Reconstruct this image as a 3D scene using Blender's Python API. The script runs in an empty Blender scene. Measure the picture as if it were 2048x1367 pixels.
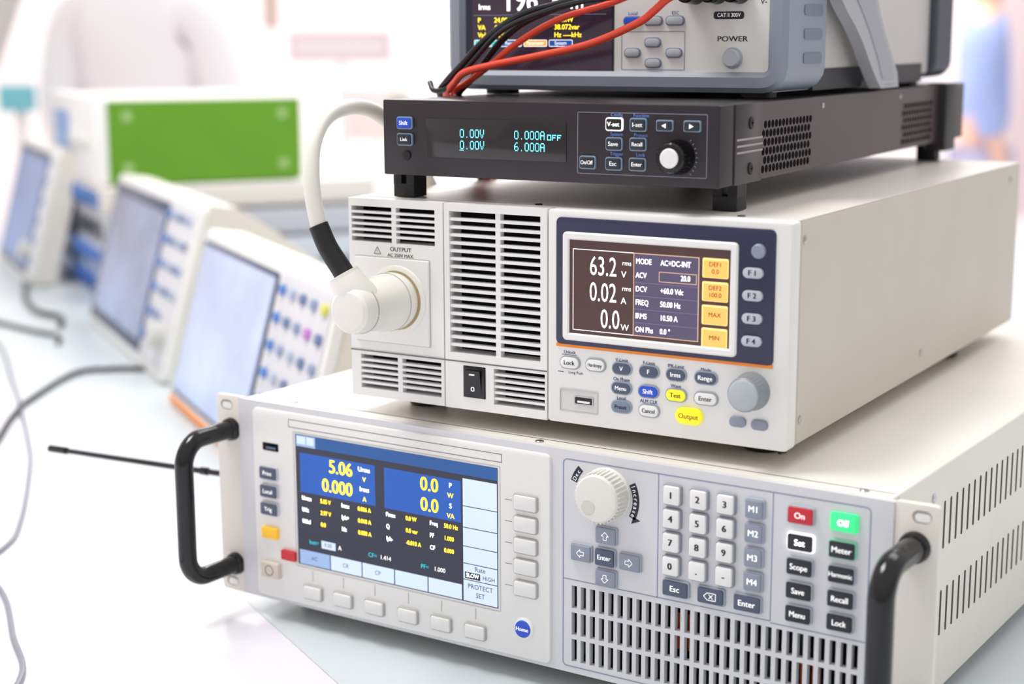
import bpy, bmesh, math
from mathutils import Vector, Matrix
pi=math.pi
sc=bpy.context.scene
COL=bpy.context.collection
try:
    sc.view_settings.view_transform='Standard'
    sc.view_settings.look='None'
except Exception: pass

# ------------------------------------------------------------------ materials
def lin(c):
    return tuple(((v/255)/12.92 if v/255<=0.04045 else ((v/255+0.055)/1.055)**2.4) for v in c)
MATS={}
def mat(name,rgb,rough=.5,metal=0.,emit=0.,noise=0.,coat=0.,bump=0.,spec=.5,nscale=14):
    if name in MATS: return MATS[name]
    m=bpy.data.materials.new(name); m.use_nodes=True; nt=m.node_tree
    b=nt.nodes['Principled BSDF']; c=lin(rgb)+(1,)
    b.inputs['Base Color'].default_value=c; b.inputs['Roughness'].default_value=rough
    b.inputs['Metallic'].default_value=metal
    b.inputs['Specular IOR Level'].default_value=spec
    if coat: b.inputs['Coat Weight'].default_value=coat; b.inputs['Coat Roughness'].default_value=.05
    if emit: b.inputs['Emission Color'].default_value=c; b.inputs['Emission Strength'].default_value=emit
    if noise or bump:
        tc=nt.nodes.new('ShaderNodeTexCoord'); n=nt.nodes.new('ShaderNodeTexNoise')
        n.inputs['Scale'].default_value=nscale; n.inputs['Detail'].default_value=5
        nt.links.new(tc.outputs['Object'],n.inputs['Vector'])
        if noise:
            r=nt.nodes.new('ShaderNodeValToRGB')
            r.color_ramp.elements[0].color=tuple(v*(1-noise) for v in c[:3])+(1,)
            r.color_ramp.elements[1].color=tuple(min(1,v*(1+noise)) for v in c[:3])+(1,)
            r.color_ramp.elements[0].position=.35; r.color_ramp.elements[1].position=.65
            nt.links.new(n.outputs['Fac'],r.inputs['Fac']); nt.links.new(r.outputs['Color'],b.inputs['Base Color'])
            if emit: nt.links.new(r.outputs['Color'],b.inputs['Emission Color'])
        if bump:
            n2=nt.nodes.new('ShaderNodeTexNoise'); n2.inputs['Scale'].default_value=900
            nt.links.new(tc.outputs['Object'],n2.inputs['Vector'])
            bp=nt.nodes.new('ShaderNodeBump'); bp.inputs['Strength'].default_value=bump; bp.inputs['Distance'].default_value=.0003
            nt.links.new(n2.outputs['Fac'],bp.inputs['Height']); nt.links.new(bp.outputs['Normal'],b.inputs['Normal'])
    MATS[name]=m; return m
CASE=mat('case_offwhite',(230,225,216),.42,noise=.02,bump=.1)
FRONT=mat('front_offwhite',(236,236,233),.36,noise=.01)
FRONTG=mat('front_pale_grey',(214,215,219),.38,noise=.01)
SIDEC=mat('case_side_shaded',(206,199,187),.45,noise=.02,bump=.1)  # power source case, darkened to paint in the shade on its side
TOPC=mat('case_top_lit',(232,225,217),.35,noise=.02)  # same case, paler on top: overhead light painted into the colour
SLAT=mat('slat_white',(238,238,237),.4)
DARKIN=mat('dark_interior',(12,10,12),.8,spec=.2)  # near-black backing, paints in the shade inside the vents
SEAM=mat('seam_grey',(110,108,108),.7)
BLACK=mat('black_plastic',(10,10,13),.14)
BLACKM=mat('black_matte',(20,19,21),.5)
RUB=mat('black_rubber',(18,18,20),.45)
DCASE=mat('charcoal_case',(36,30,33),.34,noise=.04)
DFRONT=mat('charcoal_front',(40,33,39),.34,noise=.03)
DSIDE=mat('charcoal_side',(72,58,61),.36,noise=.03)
DBTN=mat('dark_button',(36,44,54),.4)
DBTNE=mat('dark_button_edge',(130,152,172),.35)
NAVY=mat('navy_bezel',(46,48,78),.3)
ORANGE=mat('orange_line',(240,140,40),.4)
GREYB=mat('slate_button',(80,90,112),.42)
GREYL=mat('light_slate_button',(142,150,166),.42)
WHITEB=mat('white_button',(240,240,238),.35)
LINE=mat('line_blue_grey',(140,150,176),.5)
TXTD=mat('ink_dark',(30,32,48),.5)
TXTB=mat('ink_blue',(36,54,150),.5)
TXTW=mat('ink_white',(250,250,250),.5,emit=.3)
WHT=mat('screen_white',(255,255,255),.4,emit=1.0)
YEL=mat('screen_yellow',(255,236,70),.4,emit=.95)
CYN=mat('screen_cyan',(110,225,245),.4,emit=1.2)
CYN2=mat('screen_cyan_dim',(60,190,200),.4,emit=.7)
SBLUE=mat('screen_blue',(18,80,166),.3,emit=.5)
SBAR=mat('screen_bar_blue',(24,78,140),.3,emit=.4)
SDARK=mat('screen_dark',(40,44,62),.22,emit=.2)
SPALE=mat('screen_pale',(196,212,234),.3,emit=.45)
SPALE2=mat('screen_pale_mid',(140,168,206),.3,emit=.45)
SLINE=mat('screen_line',(120,130,160),.4,emit=.3)
CSCR=mat('screen_plum',(80,58,56),.16,emit=.18)
CROW=mat('screen_plum_row',(86,78,106),.25,emit=.28)
CLINE=mat('screen_tan_line',(210,170,140),.4,emit=.5)
SKEY=mat('softkey_amber',(248,184,96),.35,emit=.5)
SKEY2=mat('softkey_amber_light',(255,218,140),.35,emit=.6)
SKT=mat('softkey_text',(150,76,24),.5)
GLASSD=mat('display_black',(16,10,14),.12,coat=.6)
RED=mat('red_button',(196,34,48),.35,emit=.1)
GREEN=mat('green_lit',(60,225,140),.3,emit=.5)
YB=mat('yellow_button',(250,240,40),.35,emit=.25)
YB2=mat('amber_button',(245,190,50),.35,emit=.15)
BLB=mat('blue_button',(36,78,196),.35,emit=.12)
GREYK=mat('knob_grey',(178,186,192),.4)
IVORY=mat('knob_ivory',(228,226,219),.4)
CHROME=mat('steel',(190,190,190),.25,metal=1)
BLEDG=mat('lit_button_edge',(255,255,255),.4,emit=1.0)
BUMP=mat('bumper_grey',(142,149,162),.45)
HNDG=mat('handle_grey',(172,174,181),.4)
SILV=mat('silver_panel',(204,200,198),.35,noise=.02)
CABW=mat('cable_white',(232,229,221),.4)
PLUGW=mat('plug_white',(238,236,228),.26)
REDC=mat('lead_red',(236,78,52),.32)
BLKC=mat('lead_black',(18,20,26),.28)
GRYC=mat('cable_grey',(132,134,144),.4)
PCB=mat('pcb_green',(14,50,36),.5)
COPP=mat('copper_orange',(200,74,34),.4)

# ------------------------------------------------------------------ geometry builder
ALLO=[]
def AX(axis):
    return {'f':lambda a,b,d:(a,d,b),'s':lambda a,b,d:(d,a,b),'t':lambda a,b,d:(a,b,d)}[axis]
def rr(x0,x1,z0,z1,r,n=4):
    r=min(r,(x1-x0)/2-1e-4,(z1-z0)/2-1e-4)
    if r<=0: return [(x0,z0),(x1,z0),(x1,z1),(x0,z1)]
    o=[]
    for cx,cz,a0 in ((x1-r,z0+r,-pi/2),(x1-r,z1-r,0),(x0+r,z1-r,pi/2),(x0+r,z0+r,pi)):
        for i in range(n+1):
            a=a0+pi/2*i/n; o.append((cx+r*math.cos(a),cz+r*math.sin(a)))
    return o
PIX={'0':['01110','10001','10001','10001','10001','10001','01110'],'6':['00110','01000','10000','11110','10001','10001','01110'],
 'V':['10001','10001','10001','10001','01010','01010','00100'],'A':['01110','10001','10001','11111','10001','10001','10001'],
 'O':['00000','00000','11111','10001','10001','10001','11111'],'F':['00000','00000','11111','10000','11110','10000','10000'],'.':['00000']*6+['00100']}
class G:
    def __init__(s): s.V=[];s.F=[];s.M=[];s.mats=[]
    def mi(s,m):
        if m not in s.mats: s.mats.append(m)
        return s.mats.index(m)
    def add(s,vs,fs,m):
        o=len(s.V); s.V+=[tuple(v) for v in vs]; k=s.mi(m)
        for f in fs: s.F.append([i+o for i in f]); s.M.append(k)
        return s
    def rings(s,rs,m,c0=True,c1=True):
        n=len(rs[0]); vs=[v for r in rs for v in r]; fs=[]
        for k in range(len(rs)-1):
            for i in range(n):
                j=(i+1)%n; fs.append([k*n+i,k*n+j,(k+1)*n+j,(k+1)*n+i])
        if c0: fs.append(list(range(n))[::-1])
        if c1: fs.append([(len(rs)-1)*n+i for i in range(n)])
        return s.add(vs,fs,m)
    def rbox(s,x0,x1,z0,z1,d0,d1,m,r=0,bev=0,axis='f',n=4):
        f=AX(axis); sg=1 if d1>d0 else -1; rs=[]
        if bev:
            for ins,dd in ((bev,0),(bev*.3,bev*.3),(0,bev)):
                rs.append([f(a,b,d0+sg*dd) for a,b in rr(x0+ins,x1-ins,z0+ins,z1-ins,max(r-ins,.02) if r>0 else 0,n)])
        else: rs.append([f(a,b,d0) for a,b in rr(x0,x1,z0,z1,r,n)])
        rs.append([f(a,b,d1) for a,b in rr(x0,x1,z0,z1,r,n)])
        return s.rings(rs,m)
    def extr(s,outline,d0,d1,m,axis='f'):
        f=AX(axis); return s.rings([[f(a,b,d0) for a,b in outline],[f(a,b,d1) for a,b in outline]],m)
    def ring(s,x0,x1,z0,z1,r,t,d0,d1,m,axis='f',bev=0):
        f=AX(axis); sg=1 if d1>d0 else -1
        O=lambda i:rr(x0+i,x1-i,z0+i,z1-i,max(r-i,.05) if r else 0)
        rs=[[f(a,b,d1) for a,b in O(0)],[f(a,b,d0+sg*bev) for a,b in O(0)]]
        if bev: rs.append([f(a,b,d0) for a,b in O(bev)]); rs.append([f(a,b,d0) for a,b in O(t-bev)])
        rs.append([f(a,b,d0+sg*bev) for a,b in O(t)]); rs.append([f(a,b,d1) for a,b in O(t)]); rs.append([f(a,b,d1) for a,b in O(0)])
        return s.rings(rs,m,False,False)
    def lathe(s,c,prof,m,axis='f',seg=32,sx=1,sz=1):
        f=AX(axis); rs=[[f(c[0]+sx*r*math.cos(2*pi*i/seg),c[1]+sz*r*math.sin(2*pi*i/seg),d) for i in range(seg)] for r,d in prof]
        return s.rings(rs,m)
    def tube(s,pts,rad,m,seg=12,sub=8,smooth=True):
        P=[Vector(p) for p in pts]
        if smooth and len(P)>2:
            Q=[]; E=[2*P[0]-P[1]]+P+[2*P[-1]-P[-2]]
            for i in range(1,len(E)-2):
                for k in range(sub):
                    t=k/sub; a,b,c,d=E[i-1:i+3]
                    Q.append(.5*((2*b)+(c-a)*t+(2*a-5*b+4*c-d)*t*t+(3*b-a-3*c+d)*t**3))
            Q.append(P[-1]); P=Q
        rs=[];nrm=None
        for i,p in enumerate(P):
            t=(P[min(i+1,len(P)-1)]-P[max(i-1,0)]).normalized()
            if nrm is None:
                nrm=t.orthogonal().normalized()
            else: nrm=(nrm-t*nrm.dot(t)).normalized()
            b=t.cross(nrm); R=rad(i/(len(P)-1)) if callable(rad) else rad
            rs.append([tuple(p+R*(math.cos(2*pi*k/seg)*nrm+math.sin(2*pi*k/seg)*b)) for k in range(seg)])
        return s.rings(rs,m)
    def grid(s,x0,x1,z0,z1,ops,d0,d1,m,axis='f'):
        f=AX(axis)
        xs=sorted({x0,x1}|{v for o in ops for v in o[:2]}); zs=sorted({z0,z1}|{v for o in ops for v in o[2:]})
        def solid(i,j):
            if not(0<=i<len(xs)-1 and 0<=j<len(zs)-1): return False
            cx=(xs[i]+xs[i+1])/2; cz=(zs[j]+zs[j+1])/2
            return not any(o[0]<cx<o[1] and o[2]<cz<o[3] for o in ops)
        for i in range(len(xs)-1):
            for j in range(len(zs)-1):
                if not solid(i,j): continue
                a,b,c,d=xs[i],xs[i+1],zs[j],zs[j+1]
                s.add([f(a,c,d0),f(b,c,d0),f(b,d,d0),f(a,d,d0)],[[0,1,2,3]],m)
                for (ii,jj),(p,q) in (((i-1,j),((a,d),(a,c))),((i+1,j),((b,c),(b,d))),((i,j-1),((a,c),(b,c))),((i,j+1),((b,d),(a,d)))):
                    if not solid(ii,jj): s.add([f(p[0],p[1],d0),f(p[0],p[1],d1),f(q[0],q[1],d1),f(q[0],q[1],d0)],[[0,1,2,3]],m)
        return s
    def text(s,body,a,b,d,cap,m,axis='f',align='CENTER',bold=0,sx=1,rot=0):
        cu=bpy.data.curves.new('t','FONT'); cu.body=body; cu.size=cap/.70; cu.align_x=align; cu.align_y='CENTER'
        cu.resolution_u=3
        ob=bpy.data.objects.new('t',cu); me=bpy.data.meshes.new_from_object(ob)
        f=AX(axis); c,sn=math.cos(rot),math.sin(rot)
        w=bold*cap*1.3
        for k in ((-w,w) if bold else (0,)):
            vs=[f(a+((v.co.x*sx+k)*c-v.co.y*sn),b+((v.co.x*sx+k)*sn+v.co.y*c),d) for v in me.vertices]
            s.add(vs,[list(p.vertices) for p in me.polygons],m)
        bpy.data.objects.remove(ob); bpy.data.curves.remove(cu); bpy.data.meshes.remove(me); return s
    def pix(s,body,x,zt,d,px,pz,m,adv=6):
        for k,ch in enumerate(body):
            for r_,row in enumerate(PIX[ch]):
                for c_,v in enumerate(row):
                    if v=='1':
                        a=x+(k*adv+c_)*px; b=zt-(r_+1)*pz
                        s.rect(a,a+px*.93,b,b+pz*.93,d,m)
        return s
    def line(s,x0,z0,x1,z1,w,d,m,axis='f'):
        dx,dz=x1-x0,z1-z0; L=math.hypot(dx,dz) or 1; nx,nz=-dz/L*w/2,dx/L*w/2; f=AX(axis)
        return s.add([f(x0+nx,z0+nz,d),f(x1+nx,z1+nz,d),f(x1-nx,z1-nz,d),f(x0-nx,z0-nz,d)],[[0,1,2,3]],m)
    def frame(s,x0,x1,z0,z1,w,d,m,r=0,axis='f'):
        o=rr(x0,x1,z0,z1,r); q=rr(x0+w,x1-w,z0+w,z1-w,max(r-w,.01) if r else 0); f=AX(axis); n=len(o)
        return s.add([f(a,b,d) for a,b in o]+[f(a,b,d) for a,b in q],[[i,(i+1)%n,n+(i+1)%n,n+i] for i in range(n)],m)
    def rect(s,x0,x1,z0,z1,d,m,axis='f'):
        f=AX(axis); return s.add([f(x0,z0,d),f(x1,z0,d),f(x1,z1,d),f(x0,z1,d)],[[0,1,2,3]],m)
    def obj(s,name,parent=None,label=None,smooth=True,scale=.001):
        xs=[[v[k] for v in s.V] for k in range(3)]
        c=[(min(x)+max(x))/2 for x in xs]
        me=bpy.data.meshes.new(name)
        me.from_pydata([tuple((v[k]-c[k])*scale for k in range(3)) for v in s.V],[],s.F)
        for m in s.mats: me.materials.append(m)
        me.polygons.foreach_set('material_index',s.M)
        bm=bmesh.new(); bm.from_mesh(me)
        bmesh.ops.recalc_face_normals(bm,faces=bm.faces[:]); bm.to_mesh(me); bm.free()
        if smooth:
            me.polygons.foreach_set('use_smooth',[True]*len(me.polygons)); me.set_sharp_from_angle(angle=math.radians(32))
        o=bpy.data.objects.new(name,me); COL.objects.link(o); o.location=[v*scale for v in c]
        if parent: o.parent=parent
        if label: o['label']=label
        ALLO.append(o)
        return o
def nudge(n,dx,dz):
    for o in ALLO[n:]: o.location.x+=dx/1000; o.location.z+=dz/1000
def thing(name,label,cat,loc,rot=(0,0,0),group=None):
    e=bpy.data.objects.new(name,None); e.empty_display_size=.02; COL.objects.link(e)
    e.location=[v/1000 for v in loc]; e.rotation_euler=rot; e['label']=label; e['category']=cat
    if group: e['group']=group
    return e
def top(o,label,cat,group=None):
    o['label']=label; o['category']=cat
    if group: o['group']=group
    return o
def key(par,x,z,w,h,m,txt=None,tm=TXTD,cap=3,proud=3,base=0,r=1,bev=.8,sx=1,name='button',label=None,edge=None,bold=.02):
    g=G()
    if edge: g.rbox(x-w/2-.7,x+w/2+.7,z-h/2-.7,z+h/2+.7,base-proud*.6,base,edge,r=r+.5,bev=.3)
    g.rbox(x-w/2,x+w/2,z-h/2,z+h/2,base-proud,base,m,r=r,bev=bev)
    if txt:
        L=txt.split('\n')
        for i,t in enumerate(L): g.text(t,x,z+((len(L)-1)/2-i)*cap*1.5,base-proud-.12,cap,tm,bold=bold,sx=sx)
    return g.obj(name,par,label)

# ================================================================== A : rack electronic load
A=thing('electronic_load','off-white rack-mount electronic load with colour screen, keypad and two black handles','electronic load',(0,0,0))
g=G(); g.rbox(24,457,0.5,132,12,548,CASE,r=1.5,bev=0)
g.rbox(24,457,129,132,3,13,CASE); g.rbox(24,457,.5,3.5,3,13,CASE); g.rbox(24,26,3,130,3,13,CASE); g.rbox(455,457,3,130,3,13,CASE)
for row in ((84,111),(34,60)):
    for i in range(40):
        y=84+i*10.3
        g.rbox(y,y+2.2,row[0],row[1],457.25,456.5,mat('slot_shadow',(70,66,64),.8),r=1,axis='s')
for y,z in ((66,117),(66,20),(500,117)): g.lathe((y,z),[(2.2,458),(2.6,457.4),(2.6,456)],CHROME,'s',16)
for x,y in ((246,6),(440,9),(60,8),(374,56)): g.lathe((x,y),[(2.2,132.8),(2.6,132.4),(2.6,131)],CHROME,'t',16)
g.obj('body',A)
for x0,x1,hx in ((0,24,9),(458.6,482.6,473.6)):
    g=G(); g.rbox(x0,x1,0,132.5,0,3,CASE,r=2.5,bev=.5)
    for z in (126,6.5): g.rbox(hx-5,hx+5,z-3.2,z+3.2,-.12,.5,mat('hole_shade',(150,144,136),.6),r=3.2); g.rbox(hx-3.6,hx+4.6,z-2.6,z+1.8,-.2,.5,WHITEB,r=2)
    g.obj('rack_ear',A,'pale rack mounting ear with slotted holes')
PF=-.8
g=G(); g.grid(20,459.5,0.5,131.8,[(272+6*i,275.5+6*i,z,z+13.5) for i in range(29) for z in (39.5,23.5,7.5)],PF,3,FRONTG)
pl=PF-.1
g.frame(266,448,4,127,.7,pl,LINE,r=3)
g.line(327,126.5,327,56.5,.6,pl,LINE); g.line(394.5,126.5,394.5,56.5,.6,pl,LINE); g.line(394.5,55.5,447.5,55.5,.6,pl,LINE); g.line(266.5,56.5,394.5,56.5,.6,pl,LINE)
KC=(292.8,108.6)
def band(cx,cz,r0,r1,a0,a1,m,d):
    n=14; V=[]
    for i in range(n+1):
        a=a0+(a1-a0)*i/n; V+= [(cx+r0*math.cos(a),d,cz+r0*math.sin(a)),(cx+r1*math.cos(a),d,cz+r1*math.sin(a))]
    g.add(V,[[2*i,2*i+1,2*i+3,2*i+2] for i in range(n)],m)
band(*KC,18.2,22.4,-.5,.5,TXTD,pl)
for i,ch in enumerate('Increase'):
    a=.42-.12*i; g.text(ch,KC[0]+20.2*math.cos(a),KC[1]+20.2*math.sin(a),pl-.08,2.6,TXTW,rot=a-pi/2)
g.add([(KC[0]+18.8,pl,KC[1]-8.6),(KC[0]+23.2,pl,KC[1]-10.6),(KC[0]+17.4,pl,KC[1]-13)],[[0,1,2]],TXTD)
band(*KC,18.2,22.4,2.4,2.85,TXTD,pl)
for i,ch in enumerate('Dec'):
    a=2.76-.12*i; g.text(ch,KC[0]+20.2*math.cos(a),KC[1]+20.2*math.sin(a),pl-.08,2.4,TXTW,rot=a-pi/2)
g.obj('front_panel',A,'pale grey printed front panel with slotted vent grille')
g=G(); g.rect(262,454,3,58,11.5,DARKIN)
for i in range(9): g.rbox(276+i*19,278+i*19,10,50,7,11,PCB)
for i in range(4): g.rbox(334+i*3.2,335+i*3.2,27,48,5,8,COPP); g.rbox(410+i*3.2,411+i*3.2,12,36,5,8,COPP)
g.obj('vent_interior',A,'dark interior with green boards and copper coils')
n0=len(ALLO)
b7=-2.8
g=G(); g.rbox(31.5,256.5,2,126.8,b7,PF,FRONT,r=3.5,bev=.9)
g.frame(62,224,117.6,122.8,.4,b7-.1,SEAM)
g.frame(65.5,223,27,115.5,.7,b7-.1,mat('groove',(196,196,196),.5),r=1)
for z in (96.4,83.6,70.7,58,44.9): g.line(226,z,231,z,.3,b7-.1,SEAM)
for x in (79,104,129,155,180,205): g.line(x,19,x,26,.3,b7-.1,SEAM)
g.obj('display_bezel',A,'white raised display bezel')
g=G(); D0=b7-.3
g.rbox(67.6,221,29,114,D0,b7+.5,SDARK)
d=D0-.05; d2=D0-.1
g.rect(68,221,106.5,114,d,SBAR); g.rect(68.5,84,106.5,113.6,d2,SPALE2); g.rect(69,76,108,113,d2-.03,SPALE);g.rect(77,83,108,113,d2-.03,SPALE)
g.rect(71,131,77,102.5,d,SBLUE); g.rect(138,195,77,102.5,d,SBLUE)
g.text('5.06',104,96.4,d2,8.4,YEL,bold=.03,sx=.92); g.text('0.000',101,83.8,d2,8.4,YEL,bold=.03,sx=.92)
for t,z,m in (('Urms',98.5,WHT),('V',92.3,YEL),('Irms',86,WHT),('A',79.8,YEL)): g.text(t,122.5,z,d2,2.9,m,bold=.02)
g.text('0.0',172,96.4,d2,8.4,YEL,bold=.03,sx=.92); g.text('0.0',172,83.8,d2,8.4,YEL,bold=.03,sx=.92)
for t,z,m in (('P',98.5,WHT),('W',92.3,YEL),('S',86,WHT),('VA',79.8,YEL)): g.text(t,187.5,z,d2,3,m,bold=.02)
rows=[(73.2,'Umax','5.05 V','Imax','0.006 A','Pmax','0.0 W','Freq','50.0 Hz'),(65.6,'Udc','2.97 V','Ipk+','0.010 A','Q','0.0 var','PF','1.000'),(58,'Uthd','0.0','Idc','0.000 A','Ipk-','-0.010 A','CF','0.000')]
for z,a,b,c,e,h,i,j,k in rows:
    for t,x,m in ((a,72,WHT),(b,87,YEL),(c,104,WHT),(e,117,YEL),(h,139,WHT),(i,154,YEL),(j,172,WHT),(k,182.5,YEL)):
        g.text(t,x,z,d2,2.7,m,align='LEFT',bold=.015,sx=.84)
g.text('Iset=',81,45,d2,2.7,CYN2,bold=.02); g.rect(87,98.5,42.5,47.5,d,SPALE); g.text('0.50',92.5,45,d2,2.4,SDARK); g.text('A',102,45,d2,2.7,WHT)
g.text('CF=',128,45,d2,2.7,CYN2,bold=.02); g.text('1.414',138,45,d2,2.7,WHT); g.text('PF=',168,45,d2,2.7,CYN2,bold=.02); g.text('1.000',179,45,d2,2.7,WHT)
for i in range(5):
    x0=69+i*25.4; g.rect(x0,x0+24.6,29.6,39,d,SPALE2 if i==0 else SPALE)
for i,t in enumerate(('AC','CR','CP')): g.text(t,81+i*25.4,34.3,d2,2.6,GREYB)
for z0,z1 in ((29.6,42.5),(43,52.5),(53,63),(63.5,74.5),(75,87.5),(88,104.5)): g.rect(196.4,220.6,z0,z1,d,SPALE)
g.text('Rate',208.5,50,d2,2.9,TXTD); g.rect(197.5,208.5,43.6,47.6,d2,TXTD); g.text('SLOW',203,45.6,d2-.05,2.5,WHT,bold=.02,sx=.92); g.text('HIGH',214.6,45.6,d2,2.5,TXTD)
g.text('PROTECT',208.5,39,d2,2.9,TXTD); g.text('SET',208.5,34,d2,2.9,TXTD)
g.obj('screen',A,'lit blue and black measurement screen with yellow digits')
g=G(); g.rbox(40,53,100,105,b7-.3,b7,BLACK,r=.4); g.rbox(43,51,101.2,102.6,b7-.6,b7,mat('usb_tongue',(90,110,140),.4)); g.obj('usb_port',A)
for t,z in (('Print',85.3),('Local',73.3),('Trig',61.6)): key(A,45,z,13.5,7.6,GREYB,t,TXTW,2.7,base=b7,proud=2.6,bev=.5,edge=mat('key_edge2',(196,198,204),.4))
key(A,44.9,45.6,13.5,7.4,YB2,None,base=b7,proud=2.6,label='amber button'); key(A,45,21,15,10.5,mat('beige_key',(216,205,192),.4),None,base=b7,proud=3.5,name='power_button',label='beige power button')
g=G(); g.ring(41.5,48.5,17.5,24.5,3.4,.5,b7-3.65,b7-3.4,SEAM); g.obj('power_symbol',A)
g=G(); g.rbox(54.5,66,30,36.2,b7-2.2,b7,RED,r=.3); g.obj('tag',A,'small red tag')
KW=mat('soft_key_white',(232,232,230),.35)
for z in (96.4,83.6,70.7,58,44.9): key(A,240.8,z,15,8.6,KW,base=b7,proud=2.6,r=1.2,edge=mat('key_gap',(178,176,172),.6))
for x in (79.5,104,129,155,180,205): key(A,x,11.6,14,8.2,KW,base=b7,proud=2.6,r=1.2,edge=mat('key_gap',(178,176,172),.6))
g=G(); g.lathe((239.6,20.6),[(5.6,b7-1.6),(6.3,b7-1.2),(6.5,b7)],WHITEB); g.lathe((239.2,20.6),[(4.9,b7-2.6),(5.2,b7-2),(5.2,b7)],BLB); g.text('Home',239.2,20.6,b7-2.7,2.4,TXTW,bold=.03); g.obj('home_button',A,'round blue Home button')
nudge(n0,1.9,1.0)
n0=len(ALLO)
b3=PF
g=G(); kn=[(9,b3-13.4),(12.6,b3-13),(13.6,b3-12),(14.4,b3-2),(15.2,b3-1),(15.2,b3)]
kc=(293.6,109.4)
g.lathe(kc,kn,IVORY,seg=48)
for i in range(36):
    a=2*pi*i/36; g.lathe((kc[0]+14.1*math.cos(a),kc[1]+14.1*math.sin(a)),[(.5,b3-11.6),(.7,b3-2)],IVORY,seg=6)
g.lathe((kc[0]-4.4,kc[1]-4.9),[(4,b3-13.7),(4.6,b3-13.3)],mat('knob_dimple',(210,208,202),.4)); g.obj('knob',A,'large ivory rotary knob')
def arrow(g,x,z,dx,dz,dd,m,s=2.3):
    P=[(0,1),(1,0),(.45,0),(.45,-1),(-.45,-1),(-.45,0),(-1,0)]
    Q=[(x+s*(px*dz+pz*dx),z+s*(pz*dz-px*dx)) for px,pz in P]; n=len(Q)
    for i in range(n): g.line(*Q[i],*Q[(i+1)%n],.4,dd,m)
EDG=mat('key_edge',(170,176,190),.4)
for x,z,dx,dz in ((294,85.8,0,1),(277.9,73,-1,0),(309.3,73,1,0),(294,60.9,0,-1)):
    g=G(); g.rbox(x-6.9,x+6.9,z-5.2,z+5.2,b3-1.6,b3,EDG,r=1.2,bev=.3); g.rbox(x-6.3,x+6.3,z-4.6,z+4.6,b3-3,b3,GREYL,r=.8,bev=.6); arrow(g,x,z,dx,dz,b3-3.15,TXTW); g.obj('arrow_button',A)
key(A,293.4,73,12,9.6,GREYB,'Enter',TXTW,2.8,base=b3,edge=EDG,bev=.6)
NE=mat('number_key_gap',(150,154,166),.6)
for r_,z in enumerate((115.6,102.4,89.1,75.8)):
    for c_,x in enumerate((335,351,367)):
        key(A,x,z,9.6,10.2,WHITEB,('1','2','3','4','5','6','7','8','9','0','.','-')[r_*3+c_],TXTD,3.7,base=b3,proud=3.6,r=1.2,bold=.05,name='number_key',edge=NE,bev=.6)
    key(A,383.5,z,9.8,9.8,GREYL,'M%d'%(r_+1),TXTW,3.4,base=b3,proud=3.2,edge=EDG,bev=.6)
key(A,337.8,63.2,15,8.4,GREYB,'Esc',TXTW,3.2,base=b3,edge=EDG,bev=.6); key(A,380.6,63.2,15,8.4,GREYB,'Enter',TXTW,3.2,base=b3,edge=EDG,bev=.6)
g=G(); g.rbox(350.9,367.3,58.3,68.1,b3-1.6,b3,EDG,r=1.2,bev=.3); g.rbox(351.6,366.6,59,67.4,b3-3,b3,GREYB,r=1,bev=.6)
q=[(355.5,63.2),(357.6,65.2),(362.6,65.2),(362.6,61.2),(357.6,61.2)]
for i in range(5): g.line(*q[i],*q[(i+1)%5],.45,b3-3.15,TXTW)
g.line(358.5,64.4,361,62,.45,b3-3.15,TXTW); g.line(358.5,62,361,64.4,.45,b3-3.15,TXTW); g.obj('button',A,'slate backspace key')
W_=13.6;H_=8.4
DK=mat('dark_slate_key',(32,35,46),.42); RIM=mat('key_rim',(176,182,194),.4)
key(A,409.3,116.2,W_,H_,RED,'On',TXTW,3.2,base=b3,edge=RIM,label='red On button',bev=.5); key(A,432.8,116.2,W_,H_,GREEN,'Off',WHT,3.2,base=b3,edge=GREEN,label='lit green Off button',bev=.5)
key(A,409.6,101.8,W_,H_,DK,'Set',WHT,3.2,base=b3,edge=BLEDG,label='backlit Set button',bev=.5); key(A,432.4,101.8,W_,H_,DK,'Meter',TXTW,3.1,base=b3,edge=mat('green_rim',(120,190,160),.4,emit=.2),bev=.5)
for z,a,b in ((88.6,'Scope','Harmonic'),(75.6,'Save','Recall'),(62.9,'Menu','Lock')):
    key(A,409.5,z,W_,H_,DK,a,TXTW,3.1,base=b3,edge=RIM,bev=.5,sx=.92); key(A,432.4,z,W_,H_,DK,b,TXTW,3.1 if len(b)<8 else 2.5,base=b3,edge=RIM,sx=.9,bev=.5)
nudge(n0,1.3,.9)
for hx,hr in ((12.5,5.9),(470.5,6.6)):
    g=G(); zt,zb,D_=110,19,44
    path=[(hx,0,zt),(hx,-14,zt),(hx,-28,zt)]+[(hx,-28-(D_-28)*math.sin(a),zt-16+16*math.cos(a)) for a in (.4,.8,1.2,pi/2)]
    path+=[(hx,-D_,zt-32),(hx,-D_,zb+32)]+[(hx,-28-(D_-28)*math.sin(a),zb+16-16*math.cos(a)) for a in (pi/2,1.2,.8,.4)]+[(hx,-28,zb),(hx,-14,zb),(hx,0,zb)]
    g.tube(path,hr,BLACK,seg=24,sub=4)
    for z in (zt,zb): g.lathe((hx,z),[(hr+.1,-4),(hr+1.3,-3),(hr+1.7,0)],BLACK,seg=24)
    g.obj('handle',A,'glossy black curved carrying handle')
g=G(); g.tube([(24,14,74),(4,14,73.6),(-8,14,73.2)],5.4,BLACKM,sub=2); g.tube([(-10,14,73.2),(-60,14,71.3),(-165,14,67.6)],2,BLACK,sub=2); g.tube([(-24,14,72.8),(-26,14,72.7),(-30,14,72.6)],2.7,BLACK,sub=1)
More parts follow.
